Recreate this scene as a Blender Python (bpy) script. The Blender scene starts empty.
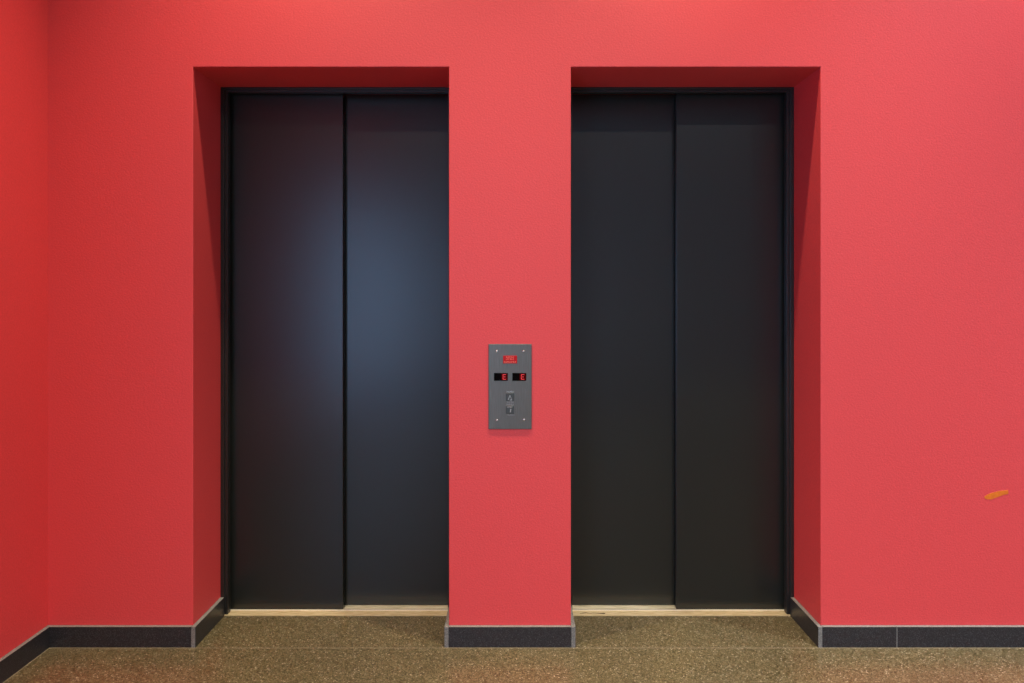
import bpy, bmesh, math
from mathutils import Vector, Matrix

scene = bpy.context.scene
col = scene.collection

# ------------------------------------------------------------------ camera
EYE = 1.44                      # eye height; camera 3 m in front of the lift wall (y = 0)
cam_data = bpy.data.cameras.new('camera')
cam_data.sensor_width = 36
cam_data.lens = 720 / 1024 * 36
cam_data.shift_y = -41.5 / 1024
cam_data.clip_start = 0.05
cam = bpy.data.objects.new('camera', cam_data)
cam.location = (0, -3.0, EYE)
cam.rotation_euler = (math.pi / 2, 0, 0)
col.objects.link(cam)
scene.camera = cam

# ------------------------------------------------------------------ exposure and sky
scene.view_settings.view_transform = 'Standard'
scene.view_settings.look = 'None'
scene.view_settings.gamma = 1
scene.view_settings.use_curve_mapping = False
scene.view_settings.exposure = -0.07
world = bpy.data.worlds.new('world')
scene.world = world
world.use_nodes = True
wb = world.node_tree.nodes['Background']
wb.inputs['Color'].default_value = (0.42, 0.62, 1.0, 1)
wb.inputs['Strength'].default_value = 1.0

CEIL = 4.75
XL, XR, YB = -1.934, 6.0, -9.5    # room: left wall, right wall, wall behind the camera

# daylight falling in through the glazing of the left wall
WY0, WY1, WZ0, WZ1 = -8.9, -4.0, 0.25, 2.65
ad = bpy.data.lights.new('window_daylight', 'AREA')
ad.shape = 'RECTANGLE'
ad.size = WY1 - WY0
ad.size_y = WZ1 - WZ0
ad.color = (0.33, 0.60, 1.0)
ad.energy = 290
ao = bpy.data.objects.new('window_daylight', ad)
ao.location = (XL - 0.10, (WY0 + WY1) / 2, (WZ0 + WZ1) / 2)
ao.rotation_euler = (math.pi / 2, 0, -math.pi / 2)
col.objects.link(ao)

# warm ceiling spots: one row grazing the lift wall, one row further out
WARM = (1.0, 0.82, 0.60)
SPOTS = [(-0.86, -0.58), (0.76, -0.58), (2.28, -0.58), (3.8, -0.58)]
FAR = [(-1.15, -4.9), (0.50, -4.9), (2.15, -4.9), (3.8, -4.9)]
SPOT_W, FAR_W = 570, 430


def lamp(name, x, y, power, size, color, tilt=0.0):
    d = bpy.data.lights.new(name, 'SPOT')
    d.energy = power
    d.color = color
    d.spot_size = math.radians(size)
    d.spot_blend = 1.0
    d.shadow_soft_size = 0.05
    o = bpy.data.objects.new(name, d)
    o.location = (x, y, CEIL - 0.03)
    o.rotation_euler = (tilt, 0, 0)
    col.objects.link(o)


NEUTRAL = (1.0, 0.97, 0.96)
for x, y in SPOTS:
    lamp('wall_spot_light', x, y, SPOT_W, 70, WARM if x < 2 else NEUTRAL)
for x, y in FAR:
    lamp('room_spot_light', x, y, FAR_W, 140, (1.0, 0.86, 0.70) if x < 2 else NEUTRAL, math.radians(4))


# ------------------------------------------------------------------ helpers
class MB:
    """collects shapes and links them as one mesh object"""
    def __init__(self):
        self.bm = bmesh.new()

    def box(self, x0, x1, y0, y1, z0, z1, mi=0):
        vs = [self.bm.verts.new(p) for p in
              [(x0, y0, z0), (x1, y0, z0), (x1, y1, z0), (x0, y1, z0),
               (x0, y0, z1), (x1, y0, z1), (x1, y1, z1), (x0, y1, z1)]]
        fs = []
        for q in [(0, 3, 2, 1), (4, 5, 6, 7), (0, 1, 5, 4), (1, 2, 6, 5), (2, 3, 7, 6), (3, 0, 4, 7)]:
            f = self.bm.faces.new([vs[i] for i in q])
            f.material_index = mi
            fs.append(f)
        return fs      # bottom, top, front(-y), right, back, left

    def prism_y(self, pts, y0, y1, mi=0):
        """extrude an outline given in x,z (anticlockwise seen from -y) from y0 back to y1"""
        a = [self.bm.verts.new((x, y0, z)) for x, z in pts]
        b = [self.bm.verts.new((x, y1, z)) for x, z in pts]
        n = len(pts)
        fs = [self.bm.faces.new(a), self.bm.faces.new(b[::-1])]
        for i in range(n):
            j = (i + 1) % n
            fs.append(self.bm.faces.new([a[i], b[i], b[j], a[j]]))
        for f in fs:
            f.material_index = mi
        return fs

    def prism_x(self, pts, x0, x1, mi=0):
        """extrude an outline given in y,z along x"""
        a = [self.bm.verts.new((x0, y, z)) for y, z in pts]
        b = [self.bm.verts.new((x1, y, z)) for y, z in pts]
        n = len(pts)
        fs = [self.bm.faces.new(a[::-1]), self.bm.faces.new(b)]
        for i in range(n):
            j = (i + 1) % n
            fs.append(self.bm.faces.new([a[i], a[j], b[j], b[i]]))
        for f in fs:
            f.material_index = mi
        return fs

    def lathe(self, prof, axis='z', seg=32, center=(0, 0, 0), smooth=True):
        """prof: (radius, height) pairs, turned about an axis through center"""
        rings = []
        for r, h in prof:
            ring = []
            for k in range(seg):
                a = 2 * math.pi * k / seg
                if axis == 'z':
                    p = (center[0] + r * math.cos(a), center[1] + r * math.sin(a), center[2] + h)
                else:
                    p = (center[0] + r * math.cos(a), center[1] + h, center[2] + r * math.sin(a))
                ring.append(self.bm.verts.new(p))
            rings.append(ring)
        for a, b in zip(rings, rings[1:]):
            for k in range(seg):
                j = (k + 1) % seg
                f = self.bm.faces.new([a[k], a[j], b[j], b[k]])
                f.smooth = smooth
        self.bm.faces.new(rings[0][::-1])
        self.bm.faces.new(rings[-1])

    def build(self, name, mats, parent=None, bevel=0, seg=2, loc=None, recalc=True):
        if recalc:
            bmesh.ops.recalc_face_normals(self.bm, faces=self.bm.faces)
        me = bpy.data.meshes.new(name)
        self.bm.to_mesh(me)
        self.bm.free()
        for m in (mats if isinstance(mats, (list, tuple)) else [mats]):
            me.materials.append(m)
        o = bpy.data.objects.new(name, me)
        col.objects.link(o)
        if parent:
            o.parent = parent
        if loc:
            o.location = loc
        if bevel:
            b = o.modifiers.new('bevel', 'BEVEL')
            b.width = bevel
            b.segments = seg
            b.limit_method = 'ANGLE'
            b.angle_limit = math.radians(40)
        return o


def empty(name, loc=(0, 0, 0)):
    o = bpy.data.objects.new(name, None)
    o.empty_display_size = 0.1
    o.location = loc
    col.objects.link(o)
    return o


def tag(o, label=None, cat=None, group=None, kind=None):
    if label: o['label'] = label
    if cat: o['category'] = cat
    if group: o['group'] = group
    if kind: o['kind'] = kind
    return o


def mat(name, color, rough=0.5, metal=0.0, spec=0.5, emit=None, estr=0.0):
    m = bpy.data.materials.new(name)
    m.use_nodes = True
    b = m.node_tree.nodes['Principled BSDF']
    b.inputs['Base Color'].default_value = (*color, 1)
    b.inputs['Roughness'].default_value = rough
    b.inputs['Metallic'].default_value = metal
    b.inputs['Specular IOR Level'].default_value = spec
    if emit:
        b.inputs['Emission Color'].default_value = (*emit, 1)
        b.inputs['Emission Strength'].default_value = estr
    return m


def nd(m, t, **kw):
    n = m.node_tree.nodes.new(t)
    for k, v in kw.items():
        setattr(n, k, v)
    return n


def lk(m, a, b):
    m.node_tree.links.new(a, b)


def ramp(m, fac, stops, interp='LINEAR'):
    r = nd(m, 'ShaderNodeValToRGB')
    r.color_ramp.interpolation = interp
    el = r.color_ramp.elements
    while len(el) < len(stops):
        el.new(0.5)
    for e, (p, c) in zip(el, stops):
        e.position = p
        e.color = (*c, 1) if len(c) == 3 else c
    lk(m, fac, r.inputs['Fac'])
    return r.outputs['Color']


def objco(m, scale=(1, 1, 1)):
    tc = nd(m, 'ShaderNodeTexCoord')
    mp = nd(m, 'ShaderNodeMapping')
    mp.inputs['Scale'].default_value = scale
    lk(m, tc.outputs['Object'], mp.inputs['Vector'])
    return mp.outputs['Vector']


def noise(m, vec, scale, detail=3, rough=0.5):
    n = nd(m, 'ShaderNodeTexNoise')
    n.inputs['Scale'].default_value = scale
    n.inputs['Detail'].default_value = detail
    n.inputs['Roughness'].default_value = rough
    lk(m, vec, n.inputs['Vector'])
    return n.outputs['Fac']


def bump(m, fac, strength, dist):
    b = nd(m, 'ShaderNodeBump')
    b.inputs['Strength'].default_value = strength
    b.inputs['Distance'].default_value = dist
    lk(m, fac, b.inputs['Height'])
    lk(m, b.outputs['Normal'], m.node_tree.nodes['Principled BSDF'].inputs['Normal'])


def bsdf(m):
    return m.node_tree.nodes['Principled BSDF']


# ------------------------------------------------------------------ materials
def plaster(name, c):
    m = mat(name, c, 0.55, spec=0.65)
    v = objco(m)
    n1 = noise(m, v, 170, 3, 0.6)
    d = tuple(x * 0.93 for x in c)
    l = (min(1, c[0] * 1.06), c[1] * 1.14, c[2] * 1.14)
    lk(m, ramp(m, n1, [(0.30, d), (0.72, l)]), bsdf(m).inputs['Base Color'])
    n2 = noise(m, objco(m), 120, 4, 0.65)
    bump(m, n2, 0.28, 0.003)
    return m


M = {}
M['red'] = plaster('red_wall_plaster', (0.74, 0.058, 0.063))
M['white'] = mat('white_ceiling_paint', (0.60, 0.59, 0.57), 0.8)
M['cream'] = mat('cream_wall_paint', (0.74, 0.73, 0.71), 0.8)

# terrazzo floor
m = mat('speckled_terrazzo', (0.15, 0.12, 0.06), 0.28, spec=0.5)
v = objco(m)
vo = nd(m, 'ShaderNodeTexVoronoi')
vo.inputs['Scale'].default_value = 260
lk(m, v, vo.inputs['Vector'])
sep = nd(m, 'ShaderNodeSeparateColor')
lk(m, vo.outputs['Color'], sep.inputs['Color'])
chips = ramp(m, sep.outputs['Red'],
             [(0.0, (0.045, 0.036, 0.015)), (0.25, (0.100, 0.083, 0.040)), (0.60, (0.145, 0.122, 0.064)),
              (0.84, (0.21, 0.180, 0.105)), (0.975, (0.42, 0.37, 0.26))], 'CONSTANT')
n = noise(m, v, 2.2, 4, 0.6)
mx = nd(m, 'ShaderNodeMix', data_type='RGBA', blend_type='MULTIPLY')
mx.inputs[0].default_value = 1.0
lk(m, chips, mx.inputs[6])
lk(m, ramp(m, n, [(0.3, (0.85, 0.85, 0.85)), (0.7, (1.1, 1.08, 1.02))]), mx.inputs[7])
lk(m, mx.outputs[2], bsdf(m).inputs['Base Color'])
bump(m, sep.outputs['Green'], 0.06, 0.001)
M['floor'] = m

M['grout'] = mat('pale_joint_mortar', (0.27, 0.23, 0.15), 0.8)

# dark granite skirting
m = mat('black_granite', (0.02, 0.02, 0.022), 0.35)
v = objco(m)
n = noise(m, v, 260, 3, 0.7)
lk(m, ramp(m, n, [(0.40, (0.012, 0.012, 0.014)), (0.58, (0.035, 0.035, 0.040)), (0.72, (0.12, 0.12, 0.13))]),
   bsdf(m).inputs['Base Color'])
M['granite'] = m
m = mat('sawn_granite_edge', (0.2, 0.2, 0.2), 0.7)
v = objco(m)
n = noise(m, v, 300, 2, 0.6)
lk(m, ramp(m, n, [(0.35, (0.12, 0.125, 0.115)), (0.7, (0.27, 0.27, 0.25))]), bsdf(m).inputs['Base Color'])
M['sawn'] = m

# painted steel of the lift doors
def steel_paint(name, c, rough, spec=0.5):
    m = mat(name, c, rough, 0.0, spec)
    n = noise(m, objco(m), 420, 2, 0.5)
    bump(m, n, 0.10, 0.0008)
    return m


M['door'] = steel_paint('charcoal_door_enamel', (0.012, 0.014, 0.012), 0.28, 0.5)
M['frame'] = steel_paint('black_frame_enamel', (0.016, 0.015, 0.014), 0.38, 0.5)
M['dark'] = mat('shaft_black', (0.004, 0.004, 0.004), 0.9)

# sill
m = mat('worn_sill_aluminium', (0.60, 0.53, 0.38), 0.42, 0.35)
v = objco(m, (3, 60, 60))
n = noise(m, v, 6, 4, 0.6)
lk(m, ramp(m, n, [(0.3, (0.40, 0.30, 0.14)), (0.5, (0.66, 0.55, 0.31)), (0.7, (0.80, 0.70, 0.46))]),
   bsdf(m).inputs['Base Color'])
lk(m, ramp(m, n, [(0.3, (0.6, 0.6, 0.6)), (0.7, (0.35, 0.35, 0.35))]), bsdf(m).inputs['Roughness'])
M['sill'] = m
M['sill_lip'] = mat('polished_sill_lip', (0.95, 0.90, 0.72), 0.35, 0.4)
m = mat('sill_track_metal', (0.8, 0.78, 0.55), 0.4, 0.4)
v = objco(m, (3, 40, 40))
n = noise(m, v, 5, 4, 0.6)
lk(m, ramp(m, n, [(0.3, (0.60, 0.55, 0.34)), (0.6, (0.90, 0.86, 0.62))]), bsdf(m).inputs['Base Color'])
M['sill_track'] = m
M['scratch'] = mat('dark_sill_dirt', (0.03, 0.022, 0.012), 0.9)

# call panel
m = mat('brushed_steel', (0.36, 0.37, 0.37), 0.42, 1.0)
v = objco(m, (60, 1, 1))
n = noise(m, v, 14, 3, 0.6)
lk(m, ramp(m, n, [(0.3, (0.155, 0.145, 0.120)), (0.7, (0.225, 0.21, 0.175))]), bsdf(m).inputs['Base Color'])
M['plate'] = m
M['screw'] = mat('bright_screw_steel', (0.85, 0.85, 0.80), 0.25, 1.0)
M['glass_black'] = mat('display_black', (0.003, 0.002, 0.002), 0.4, spec=0.02)
M['led'] = mat('red_led', (0.5, 0.02, 0.02), 0.4, emit=(1.0, 0.07, 0.08), estr=0.55)
M['led_glow'] = mat('red_display_filter', (0.03, 0.001, 0.001), 0.4, spec=0.02, emit=(1.0, 0.0, 0.01), estr=0.03)
M['sign_red'] = mat('red_sign_lens', (0.38, 0.004, 0.006), 0.3, spec=0.3, emit=(1.0, 0.01, 0.01), estr=0.06)
M['sign_mark'] = mat('pale_red_sign_print', (0.75, 0.18, 0.12), 0.4, emit=(1.0, 0.22, 0.12), estr=0.10)
M['button'] = mat('dark_grey_button', (0.075, 0.085, 0.080), 0.35, 0.5)
M['mark'] = mat('pale_grey_engraving', (0.42, 0.46, 0.45), 0.5, 0.2)
M['mark_dim'] = mat('dull_grey_engraving', (0.36, 0.36, 0.34), 0.5, 0.2)

# orange smear
m = mat('orange_paint', (0.72, 0.17, 0.008), 0.6)
v = objco(m)
n = noise(m, v, 60, 3, 0.6)
lk(m, ramp(m, n, [(0.3, (0.66, 0.14, 0.01)), (0.7, (0.80, 0.20, 0.006))]), bsdf(m).inputs['Base Color'])
M['orange'] = m

M['alu'] = mat('grey_window_frame', (0.35, 0.36, 0.37), 0.4, 0.6)
g = mat('clear_glass', (1, 1, 1), 0.0)
bsdf(g).inputs['Transmission Weight'].default_value = 1.0
bsdf(g).inputs['IOR'].default_value = 1.45
M['glass'] = g
M['lamp_trim'] = mat('white_lamp_trim', (0.8, 0.8, 0.78), 0.4)
M['lamp_lens'] = mat('lit_lamp_lens', (0.9, 0.9, 0.85), 0.4, emit=(1.0, 0.82, 0.58), estr=6.0)

# ------------------------------------------------------------------ room shell
# openings of the lift wall (x of the jambs, height of the soffit, depth to the door frame)
A0, A1 = -1.329, -0.2625
B0, B1 = 0.2455, 1.286
SOF = 2.411
REC = 0.281
WTH = 0.50

wb_ = MB()
comb = [(XL - 0.3, -0.06), (XL - 0.3, CEIL + 0.05), (XR + 0.3, CEIL + 0.05), (XR + 0.3, -0.06),
        (B1, -0.06), (B1, SOF), (B0, SOF), (B0, -0.06), (A1, -0.06), (A1, SOF), (A0, SOF), (A0, -0.06)]
wb_.prism_y(comb, 0.0, WTH)
wall = wb_.build('wall_back', M['red'], bevel=0.003, seg=2)
tag(wall, 'red plastered wall with two deep lift doorways and a pillar between them', 'wall', kind='structure')

s = MB()
s.box(A0 - 0.05, B1 + 0.05, WTH, WTH + 0.06, -0.06, SOF + 0.1)
tag(s.build('wall_shaft', M['dark']), 'black shaft wall closing the space behind the lift doors', 'wall', kind='structure')

f = MB()
f.box(XL - 0.3, XR + 0.3, YB - 0.3, WTH, -0.06, 0.0)
tag(f.build('floor', M['floor']), 'speckled olive brown terrazzo floor in front of the lifts', 'floor', kind='structure')

f = MB()
f.box(XL - 0.3, XR + 0.3, YB - 0.3, 0.0, CEIL, CEIL + 0.1)
tag(f.build('ceiling', M['white']), 'high white ceiling above the lift lobby', 'ceiling', kind='structure')

# left wall with its glazed opening behind the viewer
w = MB()
w.box(XL - 0.3, XL, WY1, 0.0, 0.0, CEIL)
w.box(XL - 0.3, XL, YB, WY0, 0.0, CEIL)
w.box(XL - 0.3, XL, WY0, WY1, 0.0, WZ0)
w.box(XL - 0.3, XL, WY0, WY1, WZ1, CEIL)
tag(w.build('wall_left', M['red'], recalc=False), 'saturated red plastered side wall on the left', 'wall', kind='structure')
w = MB()
w.box(XR, XR + 0.3, YB, 0.0, 0.0, CEIL)
tag(w.build('wall_right', M['cream']), 'pale side wall far to the right', 'wall', kind='structure')
w = MB()
w.box(XL - 0.3, XR + 0.3, YB - 0.3, YB, 0.0, CEIL)
tag(w.build('wall_front', M['cream']), 'pale wall behind the viewer', 'wall', kind='structure')

win = empty('window_1', (XL - 0.15, (WY0 + WY1) / 2, WZ0))
tag(win, 'tall grey framed window in the red side wall', 'window', kind='structure')
ly = (WY1 - WY0) / 2
H = WZ1 - WZ0
w = MB()
for y0, y1, z0, z1 in [(-ly, ly, 0, 0.06), (-ly, ly, H - 0.06, H), (-ly, -ly + 0.06, 0.06, H - 0.06),
                       (ly - 0.06, ly, 0.06, H - 0.06), (-0.86, -0.80, 0.06, H - 0.06), (0.80, 0.86, 0.06, H - 0.06)]:
    w.box(-0.035, 0.035, y0, y1, z0, z1)
w.build('window_frame', M['alu'], win)
for y0, y1 in [(-ly + 0.06, -0.86), (-0.80, 0.80), (0.86, ly - 0.06)]:
    w = MB()
    w.box(-0.004, 0.004, y0, y1, 0.06, H - 0.06)
    w.build('pane', M['glass'], win)

# ------------------------------------------------------------------ skirting
BT, BH = 0.018, 0.0855


def skirting(name, x0, x1, y0, y1, sawn, label):
    b = MB()
    fs = b.box(x0, x1, y0, y1, 0.0, BH)
    idx = {'top': 1, 'front': 2, 'right': 3, 'back': 4, 'left': 5}
    for k in ['top'] + sawn:
        fs[idx[k]].material_index = 1
    o = b.build(name, [M['granite'], M['sawn']], bevel=0.0008, seg=1)
    return tag(o, label, 'baseboard', kind='structure')


G = 0.0004
skirting('baseboard_left', XL, XL + BT, WY1, -BT - G, [],
         'black granite skirting board along the left side wall')
skirting('baseboard_back_left', XL, A0 - G, -BT, 0, [],
         'black granite skirting board between the side wall corner and the left lift')
skirting('baseboard_left_jamb', A0, A0 + BT, -BT, REC, ['front'],
         'black granite skirting board on the left jamb of the left lift')
skirting('baseboard_pillar_left', A1 - BT, A1, -BT, REC, ['front'],
         'black granite skirting board on the left side of the middle pillar')
skirting('baseboard_pillar_front', A1 + G, B0 - G, -BT, 0, [],
         'short black granite skirting board across the front of the middle pillar')
skirting('baseboard_pillar_right', B0, B0 + BT, -BT, REC, ['front'],
         'black granite skirting board on the right side of the middle pillar')
skirting('baseboard_right_jamb', B1 - BT, B1, -BT, REC, ['front'],
         'black granite skirting board on the right jamb of the right lift')
JX = 1.595
skirting('baseboard_back_right', B1 + G, JX - 0.0018, -BT, 0, [],
         'short black granite skirting piece right of the right lift, up to the pale joint')
skirting('baseboard_back_far_right', JX + 0.0018, XR, -BT, 0, [],
         'long black granite skirting board running out of view on the right')

# pale mortar joints: vertical between the two skirting pieces, and along the foot of the walls
j = MB()
j.box(JX - 0.0017, JX + 0.0017, -BT + 0.0005, 0, 0.0, BH)
tag(j.build('trim_1', M['sawn']), 'pale vertical joint between two skirting pieces on the right', 'joint', kind='structure')
j = MB()
j.box(XL + BT + 0.006, XR, -BT - 0.0045, -BT - 0.0015, 0.0, 0.0006)
j.box(XL + BT + 0.0015, XL + BT + 0.0045, WY1, -BT - 0.0015, 0.0, 0.0006)
tag(j.build('trim_2', M['grout']), 'thin pale floor joint running along the foot of the walls', 'joint', kind='structure')


# ------------------------------------------------------------------ lift doors
def lift(name, x0, x1, seam, near_left, label):
    """x0..x1 clear opening; the front panel closes the outer half, the rear one the half by the pillar"""
    root = empty(name, ((x0 + x1) / 2, REC, 0))
    tag(root, label, 'lift door', kind='structure')
    cx = (x0 + x1) / 2
    hw = (x1 - x0) / 2
    fw, top = 0.030, 0.022
    # frame: stepped section, front at y=0, back y=0.06 (local)
    fr = MB()
    e = 0.0006
    Hh = SOF - e
    L, R = -hw + e, hw - e
    for i, (a, y0, y1, t) in enumerate([(0.016, 0.0, 0.030, 0.010), (fw, 0.008, 0.040, top)]):
        fr.prism_y([(L, 0.004), (L, Hh), (R, Hh), (R, 0.004), (R - a, 0.004), (R - a, Hh - t),
                    (L + a, Hh - t), (L + a, 0.004)], y0 + (0.0 if i == 0 else 0.0002), y1)
    fr.build('door_frame', M['frame'], root, bevel=0.0012, seg=2)
    sl = seam - cx
    # panels: folded sheet-steel leaves with a return on the leading edge
    def panel(a, b, y0, lead):
        p = MB()
        t = 0.030
        p.box(a, b, y0, y0 + t, 0.0046, SOF - 0.004)
        return p.build('door_panel', M['door'], root, bevel=0.003, seg=3)
    if near_left:      # front panel on the left, rear panel on the right
        panel(L + 0.004, sl, 0.060, 'r')
        panel(sl - 0.04, R - 0.004, 0.106, 'l')
    else:
        panel(sl, R - 0.004, 0.060, 'l')
        panel(L + 0.004, sl + 0.04, 0.106, 'r')
    # header dark box above/behind the panels closes the gap at the top
    # sill with running grooves
    si = MB()
    si.box(L, R, 0.0, 0.0500, 0.0, 0.0022, 0)            # worn front tread
    si.box(L, R, 0.0502, 0.0600, 0.0, 0.0040, 1)         # raised bright lip
    si.box(L, R, 0.0600, 0.0700, 0.0, 0.0004, 2)         # dark running groove
    si.box(L, R, 0.0700, 0.0980, 0.0, 0.0034, 3)         # rear track
    si.box(L, R, 0.0980, 0.1020, 0.0, 0.0006, 2)
    si.box(L, R, 0.1020, 0.1500, 0.0, 0.0034, 3)
    so = si.build('sill', [M['sill'], M['sill_lip'], M['scratch'], M['sill_track']], root)
    tag(so, 'worn pale brassy metal door sill')
    return root


liftL = lift('door_1', A0, A1, -0.7836, True,
             'charcoal two-panel lift door in the left doorway, a bluish sheen on its inner panel')
liftR = lift('door_2', B0, B1, 0.7626, False,
             'charcoal two-panel lift door in the right doorway, beside the wide right wall')

# dirt scratch on the right sill
c = MB()
pts = [(-0.486, 0.020), (-0.470, 0.023), (-0.455, 0.027), (-0.440, 0.022), (-0.420, 0.024), (-0.395, 0.020),
       (-0.374, 0.017), (-0.366, 0.023), (-0.374, 0.027), (-0.395, 0.0235), (-0.420, 0.027), (-0.440, 0.025),
       (-0.455, 0.031), (-0.472, 0.027)]
pts = [(x + 0.03, y) for x, y in pts]
a = [c.bm.verts.new((x, y, 0.0022)) for x, y in pts]
b = [c.bm.verts.new((x, y, 0.0027)) for x, y in pts]
c.bm.faces.new(a[::-1]); c.bm.faces.new(b)
for i in range(len(pts)):
    k = (i + 1) % len(pts)
    c.bm.faces.new([a[i], a[k], b[k], b[i]])
tag(c.build('dirt_streak', M['scratch'], liftR), 'dark dirt streak on the sill')

# ------------------------------------------------------------------ call panel
cp = empty('lift_call_panel', (-0.0070, 0.0, 1.0775))
tag(cp, 'brushed steel lift call panel with red displays on the pillar between the lifts', 'call panel')
PT = 0.005
p = MB()
p.box(-0.091, 0.089, -PT, -0.0002, -0.175, 0.1795)
p.build('face_plate', M['plate'], cp, bevel=0.0015, seg=2)

for sx, sz, rot in [(-0.0555, 0.150, 0.1), (0.055, 0.150, 1.0), (-0.0555, -0.1375, 0.8), (0.057, -0.1354, 0.05)]:
    q = MB()
    q.lathe([(0.0048, 0.0), (0.0048, -0.0012), (0.0036, -0.0024), (0.0012, -0.0028)], axis='y', seg=24, center=(sx, -PT, sz))
    so = q.build('screw', M['screw'], cp)
    q = MB()
    q.box(-0.0034, 0.0034, -0.0003, 0.0003, -0.0005, 0.0005)
    sl = q.build('slot', M['dark'], so, loc=(sx, -PT - 0.0028, sz))
    sl.rotation_euler = (0, rot, 0)

# red sign lens
sg = MB()
sg.box(-0.0300, 0.0280, -PT - 0.002, -PT, 0.0985, 0.1315)
sign = sg.build('warning_sign', M['sign_red'], cp, bevel=0.001)
mk = MB()


def strokes(mb, x0, x1, z, h, y, n, gap=0.35):
    step = (x1 - x0) / n
    for i in range(n):
        a = x0 + i * step
        kind = (i * 7 + n) % 4
        w = step * (1 - gap)
        t = h * 0.26
        if kind in (0, 2):
            mb.box(a, a + w * 0.35, y - 0.0004, y, z - h / 2, z + h / 2)
        if kind in (0, 1, 3):
            mb.box(a + (w * 0.35 if kind == 0 else 0), a + w, y - 0.0004, y, z + h / 2 - t, z + h / 2)
        if kind in (1, 2, 3):
            mb.box(a + (w * 0.35 if kind == 2 else 0), a + w, y - 0.0004, y, z - h / 2, z - h / 2 + t)
        if kind in (1, 3):
            mb.box(a + w * 0.3, a + w * 0.65, y - 0.0004, y, z - h / 2 + t, z + h / 2 - t)


strokes(mk, -0.018, 0.016, 0.1250, 0.0052, -PT - 0.002, 7)
strokes(mk, -0.018, 0.016, 0.1165, 0.0056, -PT - 0.002, 6)
strokes(mk, -0.026, 0.024, 0.1050, 0.0058, -PT - 0.002, 11, 0.25)
mk.build('lettering', M['sign_mark'], sign)

# displays: black window with one lit character, E
for cx, ex in [(-0.0390, -0.0255), (0.0375, 0.0505)]:
    d = MB()
    d.box(cx - 0.029, cx + 0.029, -PT - 0.0015, -PT, 0.0265, 0.0590)
    disp = d.build('floor_display', M['glass_black'], cp, bevel=0.001)
    d = MB()
    d.box(ex - 0.0125, min(ex + 0.0140, cx + 0.0275), -PT - 0.0019, -PT - 0.0015, 0.0285, 0.0570)
    d.build('lit_cell', M['led_glow'], disp)
    d = MB()
    y0, y1 = -PT - 0.0025, -PT - 0.0019
    x0, x1 = ex - 0.0060, ex + 0.0075
    zb, zt, t = 0.0320, 0.0535, 0.0024
    zm = (zb + zt) / 2
    sl_ = 0.0010
    g = 0.0005
    d.prism_y([(x0, zb + g), (x0 + t, zb + t), (x0 + t, zm - g - t / 2), (x0, zm - g)], y0, y1)
    d.prism_y([(x0, zm + g), (x0 + t, zm + g + t / 2), (x0 + t, zt - t), (x0, zt - g)], y0, y1)
    for zc in (zb, zm - t / 2, zt - t):
        d.box(x0 + (t + g if zc == zm - t / 2 else g), x1 - (0.002 if zc == zm - t / 2 else 0), y0, y1, zc, zc + t)
    d.build('digit', M['led'], disp)

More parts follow.
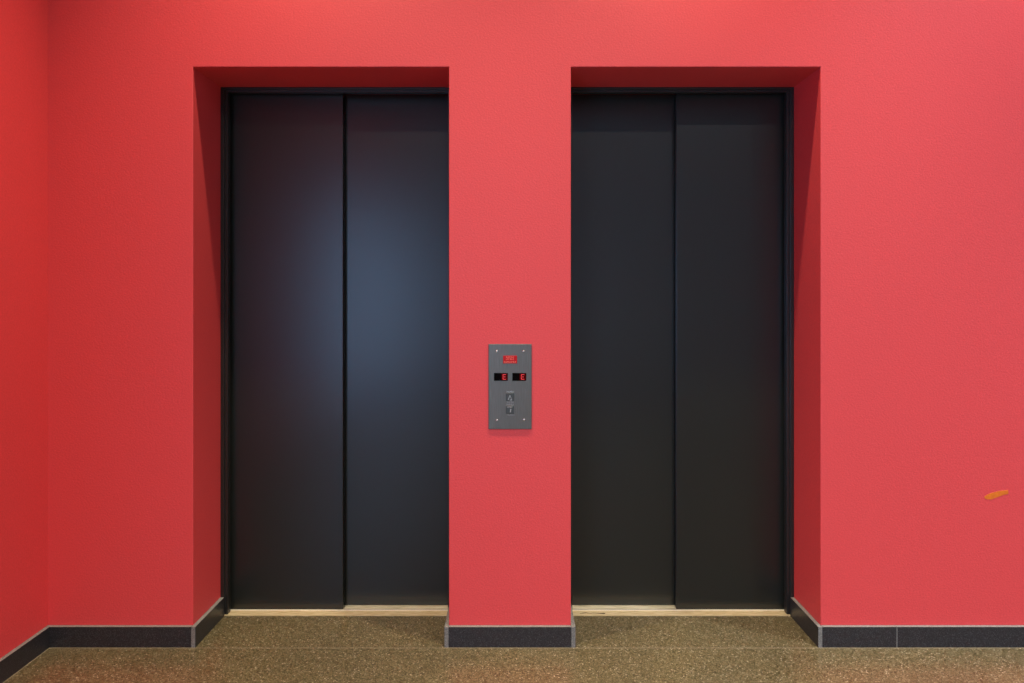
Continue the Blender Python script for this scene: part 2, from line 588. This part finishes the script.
# two call buttons with engraved captions
for zc, up in [(-0.0395, True), (-0.0930, False)]:
    b = MB()
    b.box(-0.0185, 0.0165, -PT - 0.003, -PT, zc - 0.0175, zc + 0.0155)
    btn = b.build('call_button', M['button'], cp, bevel=0.0015, seg=2)
    q = MB()
    y1 = -PT - 0.003
    y0 = y1 - 0.0004
    if up:             # pale triangle outline
        def bar(xa, za, xb, zb, w):
            dx, dz = xb - xa, zb - za
            l = math.hypot(dx, dz)
            nx, nz = -dz / l * w / 2, dx / l * w / 2
            q.prism_y([(xa + nx, za + nz), (xb + nx, zb + nz), (xb - nx, zb - nz), (xa - nx, za - nz)], y0, y1)
        bar(-0.009, zc - 0.0135, -0.0015, zc + 0.006, 0.0022)
        bar(-0.0015, zc + 0.006, 0.0062, zc - 0.0135, 0.0014)
        bar(-0.002, zc - 0.0135, 0.0072, zc - 0.0135, 0.0030)
        q.build('up_symbol', M['mark'], btn)
    else:
        q.prism_y([(-0.0005, zc + 0.003), (0.0045, zc + 0.003), (0.0018, zc - 0.0115), (-0.0018, zc - 0.0115)], y0, y1)
        q.build('down_symbol', M['mark_dim'], btn)
    q = MB()
    strokes(q, -0.0150, 0.0140, zc + 0.0205 if up else zc + 0.021, 0.0052, -PT, 8, 0.2)
    q.build('caption', M['mark'] if up else M['mark_dim'], cp)
    q = MB()
    if up:
        strokes(q, -0.014, 0.015, zc - 0.0228, 0.0038, -PT, 7, 0.35)
    else:
        strokes(q, -0.013, 0.009, zc + 0.0105, 0.0050, -PT - 0.003, 6, 0.2)
        q.build('caption', M['mark_dim'], btn)
        q = MB()
        strokes(q, -0.013, 0.018, zc - 0.0228, 0.0038, -PT, 8, 0.35)
    q.build('caption', M['mark_dim'], cp)

# ------------------------------------------------------------------ orange smear on the right wall
sm = MB()
up_ = [(0.002, -0.001), (0.015, 0.008), (0.030, 0.014), (0.0635, 0.0225), (0.101, 0.0265)]
lo_ = [(0.102, 0.010), (0.080, 0.005), (0.0635, -0.001), (0.045, -0.008), (0.030, -0.0135), (0.012, -0.0125),
       (0.003, -0.008)]
sm.prism_y([(x, z) for x, z in (up_ + lo_)], -0.0006, 0.0)
# position: lower right of the wall, 1.98 m right of the camera axis
so = sm.build('paint_smear', M['orange'], loc=(1.966, -0.0001, 0.622), bevel=0.0002, seg=1)
tag(so, 'small slanted orange paint smear on the red wall at far right', 'paint mark')


# ------------------------------------------------------------------ ceiling lights
def ceiling_light(x, y, label, group):
    root = empty('ceiling_light', (x, y, CEIL))
    tag(root, label, 'ceiling light', group)
    t = MB()
    t.lathe([(0.085, 0.0), (0.085, -0.006), (0.072, -0.010), (0.066, -0.004), (0.062, -0.001)], seg=40)
    t.build('trim_ring', M['lamp_trim'], root)
    t = MB()
    t.lathe([(0.060, -0.0012), (0.058, -0.004), (0.020, -0.006)], seg=40)
    t.build('lens', M['lamp_lens'], root)
    return root


for x, y in SPOTS:
    ceiling_light(x, y, 'round recessed ceiling spot close to the lift wall', 'ceiling spots along the lift wall')
for x, y in FAR:
    ceiling_light(x, y, 'round recessed ceiling spot in the middle of the lobby', 'ceiling spots across the lobby')
